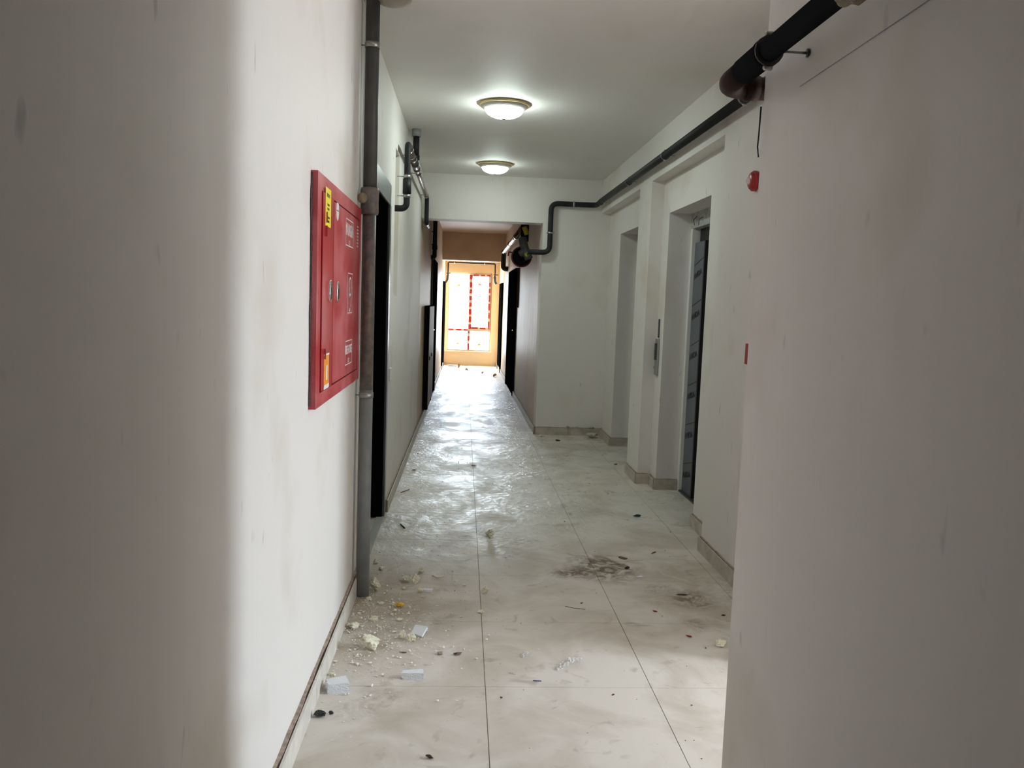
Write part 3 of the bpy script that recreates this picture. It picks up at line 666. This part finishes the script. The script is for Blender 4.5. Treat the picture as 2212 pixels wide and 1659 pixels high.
def sub(parent, nm, m, q, bevel=0):
    b = MB(); b.box(*q); b.bm.transform(Matrix.Translation(-Vector(r.location))); return b.build(nm, m, parent, bevel)
for (d, yy, xx) in ((ld, 2.905, cx+.024), (rd, 3.115, cx+.018)):
    b = MB(); b.lathe([(0, .0025), (.026, .0025), (.030, .004), (.034, .005), (.038, .003), (.039, 0)], axis='X', seg=28)
    b.bm.transform(Matrix.Diagonal((1, .62, 1.0, 1))); b.bm.transform(Matrix.Translation(Vector((xx, yy, 1.420))-Vector(r.location))); h = b.build('latch', m_chrome, d)
    b = MB(); b.lathe([(0, .004), (.020, .004), (.021, .001)], axis='X', seg=24); b.bm.transform(Matrix.Diagonal((1, .55, 1.0, 1))); b.bm.transform(Matrix.Translation(Vector((xx+.0012, yy, 1.412))-Vector(r.location))); b.build('latch_recess', m_dark, d)
for z in (1.60, 1.645, 1.19): sub(ld, 'hinge', m_chrome, (cx+.024, cx+.030, 2.795, 2.803, z, z+.035))
m_prd = M('black_print', (.02, .02, .02), .6)
T0 = Matrix.Translation(-Vector(r.location))
ys = sub(ld, 'yellow_sticker', m_yellow, (cx+.0242, cx+.0249, 2.785, 2.895, 1.635, 1.762))
for k, (z, s_) in enumerate([(1.737, .018), (1.707, .011), (1.693, .011), (1.665, .011), (1.652, .011)]): text_mesh('DIKKAT' if k == 0 else ['YANGIN', 'DOLABI', 'ONU KAPA', 'TMAYINIZ'][k-1], s_, m_prd, T0 @ on_left(cx+.0252, 2.84, z), 'lettering', ld, extrude=.0002)
os_ = sub(ld, 'orange_sticker', m_orange, (cx+.0242, cx+.0249, 2.792, 2.900, 1.092, 1.200))
sub(ld, 'sticker_symbol', m_print, (cx+.0249, cx+.0255, 2.836, 2.862, 1.115, 1.165)); sub(ld, 'sticker_border', m_print, (cx+.0242, cx+.0252, 2.792, 2.900, 1.200, 1.206)); sub(ld, 'sticker_border', m_print, (cx+.0242, cx+.0252, 2.792, 2.900, 1.085, 1.100))
xx = cx+.0185
b = MB(); b.lathe([(0, .0008), (.036, .0008), (.036, 0)], axis='X', seg=28); b.bm.transform(Matrix.Diagonal((1, .9, 1, 1))); b.bm.transform(T0 @ Matrix.Translation((xx-.0003, 3.085, 1.715))); b.build('round_sticker', m_print, rd)
sub(rd, 'sticker_line', m_prd, (xx+.0003, xx+.001, 3.058, 3.112, 1.713, 1.716))
def rrect(y0, y1, z0, z1):
    t = .004
    b = MB()
    for q in ((y0, y1, z1-t, z1), (y0, y1, z0, z0+t), (y0, y0+t, z0, z1), (y1-t, y1, z0, z1)): b.box(xx, xx+.0006, *q)
    b.bm.transform(T0); b.build('printed_border', m_print, rd)
rrect(3.300, 3.520, 1.605, 1.712); text_mesh('YANGIN', .068, m_print, T0 @ on_left(xx, 3.41, 1.668), 'lettering', rd, sx=.86, extrude=.0004, bold=.001); text_mesh('112', .030, m_print, T0 @ on_left(xx, 3.41, 1.619), 'lettering', rd, extrude=.0004)
rrect(3.330, 3.530, 1.125, 1.225); text_mesh('FIRE HOSE', .050, m_print, T0 @ on_left(xx, 3.43, 1.185), 'lettering', rd, sx=.80, extrude=.0004, bold=.001); text_mesh('112', .026, m_print, T0 @ on_left(xx, 3.43, 1.141), 'lettering', rd, extrude=.0004)
rrect(3.375, 3.515, 1.335, 1.500)
b = MB(); b.lathe([(.040, 0), (.040, .0006), (.031, .0006), (.031, 0)], axis='X', seg=24); b.bm.transform(T0 @ Matrix.Translation((xx, 3.45, 1.445)))
b.bm.transform(Matrix.Identity(4)); b.build('hose_reel_symbol', m_print, rd)
sub(rd, 'hose_symbol', m_print, (xx, xx+.0006, 3.475, 3.484, 1.36, 1.445)); sub(rd, 'hose_symbol', m_print, (xx, xx+.0006, 3.42, 3.43, 1.40, 1.44)); sub(rd, 'symbol_dot', m_print, (xx, xx+.0006, 3.435, 3.455, 1.342, 1.356))
b = MB()
for k in range(7): b.box(xx, xx+.0006, 3.635, 3.685, 1.620+.014*k, 1.626+.014*k)
b.bm.transform(T0); b.build('printed_column', m_print, rd)
# ragged plaster edge left of the cabinet, dark to paint the gap's shade
bm = bmesh.new()
rows = []
for k in range(40):
    z = 1.045+.745*k/39; wv = .0035+.010*max(-.3, noise.noise(Vector((0, 1.7, z*11)))); rows.append([bm.verts.new((cx-.002, Y0-.002, z)), bm.verts.new((cx+.004, Y0-.001, z)), bm.verts.new((cx+.001, Y0-wv, z)), bm.verts.new((cx-.002, Y0-wv, z))])
for a, c in zip(rows, rows[1:]):
    for e in range(4): bm.faces.new((a[e], a[(e+1) % 4], c[(e+1) % 4], c[e]))
bmesh.ops.recalc_face_normals(bm, faces=bm.faces); bm.transform(T0)
me = bpy.data.meshes.new('mortar_edge'); bm.to_mesh(me); bm.free(); link('mortar_edge', me, M('dark_gap_edge', (.10, .065, .06), .9, noise_amt=.5, nscale=80), r)

# ---------------------------------------------------------------- small wall fittings
r = empty('fire_siren', (AX, 4.065, 2.045)); tag(r, 'red fire alarm siren high on the right wall beside the near corner', 'alarm siren')
b = MB(); b.lathe([(0, 0), (.048, 0), (.050, -.004), (.050, -.020), (.047, -.023), (0, -.023)], axis='X', seg=32); b.build('base', m_red, r)
b = MB(); b.lathe([(.044, -.022), (.042, -.030), (.034, -.036), (.020, -.039), (0, -.039)], axis='X', seg=32); b.build('sounder', m_red, r)
b = MB(); b.lathe([(.020, -.036), (.018, -.044), (.010, -.050), (0, -.051)], axis='X', seg=20); b.build('strobe_lens', M('clear_lens', (.75, .6, .62), .1), r)
r = empty('call_point', (AX, 3.99, 1.19)); tag(r, 'red manual call point half hidden behind the near right wall corner', 'call point')
b = MB(); b.box(-.014, -.001, -.050, .050, -.052, .052); b.build('housing', m_red, r, .004); b = MB(); b.box(-.016, -.014, -.028, .028, -.030, .022); b.build('break_glass', m_red, r)
y0 = 5.46; b = MB((xl(y0), y0, .90)); b.box(xl(y0)+.001, xl(y0)+.012, y0-.03, y0+.05, .862, .945); tag(b.build('socket_plate', m_white, bevel=.003), 'small pale socket plate on the left wall just past the black door', 'socket plate')
r = empty('meter_cabinet', (xl(10.5), 10.55, .10)); tag(r, 'black wall cabinet with pale doors low on the left wall beyond the beam', 'cabinet')
mx0, mx1 = xl(10.4)+.002, -.398
part(r, 'body', m_black, [(mx0, mx1, 9.75, 11.25, .10, 1.335)])
for (a, c) in ((9.79, 10.48), (10.50, 11.22)):
    dd = part(r, 'door', m_cabside, [(mx1, mx1+.004, a, c, .12, 1.325)]); 
    b = MB(); b.box(mx1+.004, mx1+.016, a+.04, a+.07, .69, .73); b.bm.transform(Matrix.Translation(-Vector(r.location))); b.build('knob', m_dark, dd)

# ---------------------------------------------------------------- debris on the floor
def chunk(wd, h, seed, sub=3, rough=.35, cuts=3, dd=None):
    """irregular lump resting on z = 0, wd wide and h high"""
    rnd = random.Random(seed); bm = bmesh.new(); bmesh.ops.create_icosphere(bm, subdivisions=sub, radius=1)
    for v in bm.verts:
        k = noise.noise(v.co*1.3+Vector((seed*3.1, 0, 0)))*rough*1.6 + noise.noise(v.co*3.2+Vector((0, seed*1.7, 0)))*rough*.8 + noise.noise(v.co*8+Vector((0, 0, seed)))*rough*.3
        v.co *= 1+k
    for _ in range(cuts):                       # broken facets
        n = Vector((rnd.gauss(0, 1), rnd.gauss(0, 1), rnd.gauss(0, 1))).normalized(); dcut = rnd.uniform(.45, .8)
        for v in bm.verts:
            e = v.co.dot(n)-dcut
            if e > 0: v.co -= n*e*.9
    xs = [v.co.x for v in bm.verts]; ys_ = [v.co.y for v in bm.verts]; zs = [v.co.z for v in bm.verts]
    sx = wd/(max(xs)-min(xs)); sz = h/(max(zs)-min(zs)); sy = (dd or wd*rnd.uniform(.7, 1.0))/(max(ys_)-min(ys_))
    for v in bm.verts: v.co = Vector(((v.co.x-(max(xs)+min(xs))/2)*sx, (v.co.y-(max(ys_)+min(ys_))/2)*sy, (v.co.z-min(zs))*sz))
    for f in bm.faces: f.smooth = False
    me = bpy.data.meshes.new('chunk'); bm.to_mesh(me); bm.free(); return me
FOAM = [
 (.198, 4.81, .067, .050, 'rounded cream foam lump alone on the glossy floor under the first lamp'),
 (-.385, 3.87, .058, .072, 'ragged upright cream foam piece touching the foot of the tall grey pipe'),
 (-.247, 3.99, .046, .033, 'low cream foam piece on the left of the cluster of three'),
 (-.198, 3.97, .045, .056, 'tallest cream foam piece in the middle of the cluster of three'),
 (-.176, 4.13, .038, .034, 'cream foam piece just behind the tallest one of the cluster'),
 (.143, 3.85, .040, .037, 'small cream foam lump on the long tile joint, right of the cluster'),
 (-.425, 4.27, .029, .030, 'small foam crumb by the black door threshold, behind the tall pipe'),
 (-.385, 4.18, .033, .015, 'flat foam flake just right of the tall pipe, level with the threshold'),
 (-.166, 3.85, .031, .021, 'foam crumb resting against the small white plastic slab'),
 (-.430, 3.41, .052, .026, 'long knobbly foam piece lying against the left skirting'),
 (-.349, 3.49, .040, .024, 'knobbly foam piece between skirting and yellow scrap'),
 (-.331, 3.20, .070, .054, 'largest pale foam lump, near the left skirting in the foreground'),
 (-.352, 3.29, .028, .022, 'small foam crumb just behind the largest pale lump'),
 (-.215, 3.31, .029, .032, 'small upright foam piece left of the tilted white slab'),
 (-.175, 3.28, .042, .036, 'bent foam piece in front of the tilted white slab'),
 (1.119, 3.26, .048, .028, 'sunlit foam piece by the corner of the near right wall'),
 (-.399, 3.74, .028, .014, 'flat foam crumb just in front of the tall pipe, left one'),
 (-.337, 3.69, .027, .012, 'flat foam crumb in front of the tall pipe, right one'),
 (-.152, 3.78, .020, .010, 'tiny foam crumb in front of the small white plastic slab'),
 (.043, 3.94, .018, .012, 'tiny foam crumb midway between the cluster and the joint lump'),
 (-.281, 3.67, .021, .020, 'tiny pale foam bit stuck at the left of the yellow scrap'),
 (-.268, 3.60, .019, .012, 'tiny pale foam bit in front of the yellow scrap'),
 (.862, 8.62, .046, .020, 'foam scrap at the left end of the back wall skirting'),
 (.120, 3.60, .036, .012, 'flat foam flake on the long tile joint before the bright floor'),
 (-.238, 3.50, .028, .011, 'flat pale flake between the yellow scrap and the tilted slab'),
 (.030, 3.54, .014, .011, 'tiny foam ball left of the flake on the long joint'),
 (-.445, 2.96, .024, .011, 'thin foam sliver behind the white block at the left skirting'),
 (-.248, 3.89, .020, .013, 'tiny white foam bit in front of the left cluster piece'),
 (-.060, 17.10, .055, .115, 'upright foam piece on the floor at the far end, under the window'),
 (.102, 16.80, .075, .055, 'round brownish lump on the far floor in line with the tile joint'),
 (.410, 16.15, .064, .045, 'small brown lump on the far floor right of the joint'),
 (.630, 15.52, .080, .068, 'brown lump by the right skirting at the far end'),
]
for k, (x, y, wd, h, lb) in enumerate(FOAM):
    o = link('foam_chunk', chunk(wd, h, k+11, sub=4 if wd > .037 else 3, rough=.42), m_foam if y < 14 else M('far_lump', (.50, .36, .22), .8)); o.location = (x, y, 0); o.rotation_euler = (0, 0, random.uniform(-.4, .4))
    tag(o, lb, 'foam piece', 'foam pieces scattered on the floor')
def block(x, y, wd, dd, h, rz, label, seed, tilt=0.0, taper=.75, name='polystyrene_block'):
    rnd = random.Random(seed); bm = bmesh.new(); bmesh.ops.create_cube(bm, size=1)
    bmesh.ops.subdivide_edges(bm, edges=bm.edges, cuts=7, use_grid_fill=True)
    for v in bm.verts:
        t = v.co.x+.5; v.co.y *= taper+(1-taper)*t
        if v.co.x < -.49: v.co.x += .10*noise.noise(v.co*6+Vector((seed, 0, 0))) + .06
        v.co = Vector((v.co.x*wd, v.co.y*dd, (v.co.z+.5)*h)) + Vector((noise.noise(v.co*9), noise.noise(v.co*9+Vector((5, 0, 0))), 0))*.0015
    me = bpy.data.meshes.new('block'); bm.to_mesh(me); bm.free()
    o = link(name, me, m_styro); o.location = (x, y, 0); o.rotation_euler = (tilt, 0, rz)
    if tilt: o.location.z = dd*.5*abs(math.sin(tilt))
    tag(o, label, 'polystyrene piece', 'white polystyrene pieces on the floor'); return o
block(-.413, 2.845, .078, .062, .036, .35, 'thick white polystyrene block by the left skirting in the foreground', 3, taper=.7)
block(-.150, 2.945, .082, .040, .026, .10, 'long white polystyrene block with a broken edge, centre left foreground', 5, taper=.6)
block(-.145, 3.345, .058, .050, .012, -.5, 'white polystyrene slab tilted against two foam pieces', 8, tilt=.55, taper=.9)
block(-.132, 3.87, .046, .026, .009, -.1, 'small flat white polystyrene slab in front of the foam cluster', 9, taper=.9)
block(.955, 4.11, .036, .016, .008, .3, 'tiny white chip right of the muddy print', 12, taper=.5)
block(-.20, 17.75, .20, .06, .03, .05, 'flat pale strip on the far floor below the left of the window', 14)

def scrap(name, label, cat, x, y, wd, h, mat, seed, rz=0.0, dd=None, sub=2, grp=None):
    o = link(name, chunk(wd, h, seed, sub=sub, rough=.5, dd=dd), mat); o.location = (x, y, 0); o.rotation_euler = (0, 0, rz); tag(o, label, cat, grp)
G = 'small scraps on the floor'
m_chip = M('brown_chip', (.06, .035, .03), .6); m_teal = M('teal_plastic', (.0, .045, .045), .4); m_redchip = M('red_brown_chip', (.22, .03, .02), .6); m_mud = M('dry_mud', (.16, .10, .06), .9); m_yel = M('yellow_scrap', (.72, .42, .02), .4); m_blue = M('blue_stick', (.08, .09, .20), .5)
m_bagm = M('dusty_wrapper', (.45, .40, .35), .35)
scrap('crumpled_wrapper', 'black crumpled wrapper against the left skirting, nearest the camera', 'wrapper', -.440, 2.655, .040, .024, m_dark, 61, dd=.030, sub=3)
scrap('wrapper_twist', 'small black twisted end beside the crumpled black wrapper', 'wrapper', -.405, 2.672, .018, .012, m_dark, 62, grp=None)
scrap('dark_chip', 'dark curled chip at the bottom of the frame, left of the long joint', 'chip', -.063, 2.405, .028, .014, m_chip, 63, rz=-.6, dd=.014, sub=3)
scrap('plastic_clip', 'dark teal plastic clip on the floor before the nearer lift', 'clip', 1.206, 5.345, .064, .018, m_teal, 64, rz=.15, dd=.02)
scrap('dark_lump', 'small black lump at the right end of the muddy print', 'lump', .921, 4.255, .028, .014, m_dark, 65)
scrap('yellow_scrap', 'crumpled yellow scrap among the foam crumbs on the left', 'scrap', -.251, 3.66, .046, .022, m_yel, 66, sub=3, dd=.03)
scrap('red_chip', 'red-brown chip right of centre on the dim floor', 'chip', .928, 3.637, .024, .006, m_redchip, 67, rz=-.4, dd=.010)
scrap('red_chip', 'red-brown chip on the bright floor edge near the right wall corner', 'chip', 1.009, 3.353, .029, .006, m_redchip, 68, rz=-.4, dd=.010)
scrap('dark_splinter', 'dark splinter lying in the smaller muddy patch at the right', 'splinter', 1.115, 3.862, .061, .006, m_chip, 69, dd=.010)
scrap('red_splinter', 'red splinter near the left skirting past the black door', 'splinter', -.365, 6.70, .045, .010, m_redchip, 70, rz=.3, dd=.012)
scrap('red_splinter', 'red splinter across the long joint in the glossy strip', 'splinter', .127, 6.95, .048, .008, m_redchip, 71, dd=.014)
scrap('dark_chip', 'dark chip on the floor before the back wall, left of the niche', 'chip', 1.014, 8.335, .049, .018, m_dark, 72, dd=.03)
scrap('white_chip', 'tiny white chip on the dim floor between back wall and lifts', 'chip', .998, 7.514, .027, .014, m_foam, 73)
scrap('dark_chip', 'dark chip by the foot of the pillar between the lifts', 'chip', 1.395, 7.15, .036, .010, m_dark, 74, dd=.012)
scrap('dark_chip', 'short grey chip above the thin stick on the dim floor', 'chip', .598, 3.73, .018, .006, m_chip, 75, rz=.6, dd=.008)
scrap('dark_chip', 'dark chip beside the near right wall corner', 'chip', 1.240, 3.60, .024, .006, m_dark, 76, dd=.009)
scrap('mud_flake', 'long curled brown mud flake right of the muddy print', 'mud flake', 1.133, 4.545, .060, .006, m_mud, 77, rz=.8, dd=.012)
scrap('mud_flake', 'dark brown mud flake just behind the muddy print', 'mud flake', .930, 4.43, .062, .008, m_mud, 78, rz=-.7, dd=.025)
scrap('mud_flake', 'brown lump with white crumbs left of the long joint in the foreground', 'mud flake', .017, 3.15, .040, .012, m_mud, 79, rz=.5, dd=.018, sub=3)
scrap('mud_flake', 'small brown lump with pale crumb, left of the larger brown lump', 'mud flake', -.053, 3.15, .022, .012, m_foam_old, 80)
scrap('mud_flake', 'flat reddish-brown flake behind the long white block', 'mud flake', -.200, 3.165, .033, .005, m_mud, 81, dd=.012)
scrap('mud_flake', 'tiny brown speck near the bottom left of the long joint', 'mud flake', .176, 2.795, .010, .005, m_mud, 82)
scrap('mud_flake', 'tiny brown speck on the bright floor right of the blue stick', 'mud flake', .583, 2.82, .011, .005, m_mud, 83)
scrap('crumpled_bag', 'crumpled dusty bag at the foot of the back wall by the lift niche', 'bag', 1.41, 8.60, .13, .055, m_bagm, 84, dd=.09, sub=3)
def stick(label, cat, pts, rad, mat, name='stick'):
    b = MB(pts[0]); b.tube(pts, rad, 8); tag(b.build(name, mat), label, cat)
stick('short black stick on the glossy floor right of the black door', 'stick', [(-.353, 5.05, .004), (-.320, 4.955, .004)], .004, m_dark)
stick('short blue stick on the bright floor, right of the long joint', 'stick', [(.300, 2.927, .002), (.331, 2.925, .002)], .0022, m_blue)
stick('thin dark stick on the dim floor below the muddy print', 'stick', [(.515, 3.69, .001), (.56, 3.665, .001), (.605, 3.655, .001)], .0013, m_chip)
stick('thin brown stick beside the left skirting past the black door', 'stick', [(-.415, 5.90, .002), (-.36, 6.0, .002)], .003, m_mud)
stick('curved white strip on the floor behind the tallest foam piece', 'strip', [(-.118, 4.09, .002), (-.095, 4.065, .002), (-.075, 4.065, .002), (-.060, 4.08, .002)], .003, m_foam, 'plastic_strip')
# crumpled clear film
def film(x, y, Lg, wd, h, rz, label, seed):
    bm = bmesh.new(); n1, n2 = 30, 9; g = []
    for i in range(n1+1):
        row = []
        for j in range(n2+1):
            u = i/n1; v = j/n2-.5; k = math.sin(u*math.pi)**.5 if u not in (0, 1) else .2
            zz = abs(noise.noise(Vector((u*9, v*5, seed))))*h*1.6*(.4+.6*k)
            row.append(bm.verts.new(((u-.5)*Lg, v*wd*(.5+.6*k*(1-u*.5))+.3*wd*math.sin(u*2.5)+.15*wd*noise.noise(Vector((u*12, v*6, seed+3))), zz+.0008)))
        g.append(row)
    for i in range(n1):
        for j in range(n2): bm.faces.new((g[i][j], g[i+1][j], g[i+1][j+1], g[i][j+1]))
    me = bpy.data.meshes.new('film'); bm.to_mesh(me); bm.free(); o = link('clear_wrap', me, m_clear); o.location = (x, y, 0); o.rotation_euler = (0, 0, rz)
    tag(o, label, 'plastic wrap', 'clear plastic wrap on the floor')
film(.455, 3.07, .155, .035, .014, .75, 'long crumpled strip of clear plastic wrap on the bright floor', 4)
film(.290, 3.15, .055, .020, .008, 1.0, 'small crumpled scrap of clear wrap left of the long one', 9)
film(.225, 2.985, .030, .010, .005, -.6, 'tiny clear shaving of wrap beside the long tile joint', 15)
# crumbs: nobody could count them
bm = bmesh.new(); rnd = random.Random(5)
def crumb(x, y, s):
    mtx = Matrix.Translation((x, y, s*.4)) @ Matrix.Rotation(rnd.uniform(0, 6), 4, 'Z') @ Matrix.Diagonal((s*rnd.uniform(.8, 1.7), s*rnd.uniform(.6, 1.1), s*rnd.uniform(.5, .9), 1))
    bmesh.ops.create_icosphere(bm, subdivisions=1, radius=.5, matrix=mtx)
for _ in range(1500):
    y = rnd.gauss(3.45, .33); x = -.465+abs(rnd.gauss(0, .22)); s = min(.013, .0026+rnd.expovariate(1/.0022))
    if x > .45 or y < 2.5 or y > 4.6: continue
    crumb(x, y, s)
for _ in range(110): crumb(rnd.uniform(-.45, 1.2), rnd.uniform(2.4, 4.6), .002+rnd.expovariate(1/.0015))
me = bpy.data.meshes.new('crumbs'); bm.to_mesh(me); bm.free()
o = link('plaster_crumbs', me, m_crumb); tag(o, 'scattered pale plaster and foam crumbs over the floor by the left skirting', 'crumbs', kind='stuff')
bm = bmesh.new()
for _ in range(90):
    crumb(rnd.uniform(-.4, 1.35), rnd.uniform(2.4, 8.2), rnd.uniform(.003, .008))
me = bpy.data.meshes.new('specks'); bm.to_mesh(me); bm.free()
o = link('dark_specks', me, m_mud); tag(o, 'small dark specks of dirt strewn over the whole tiled floor', 'dirt specks', kind='stuff')
bm = bmesh.new()
for _ in range(16): crumb(rnd.uniform(1.15, 1.48), 8.72, rnd.uniform(.012, .035))
for v in bm.verts: v.co.z += .083
me = bpy.data.meshes.new('chips'); bm.to_mesh(me); bm.free()
o = link('plaster_chips', me, m_concrete); tag(o, 'broken plaster chips lying along the top of the back wall skirting', 'plaster chips', kind='stuff')
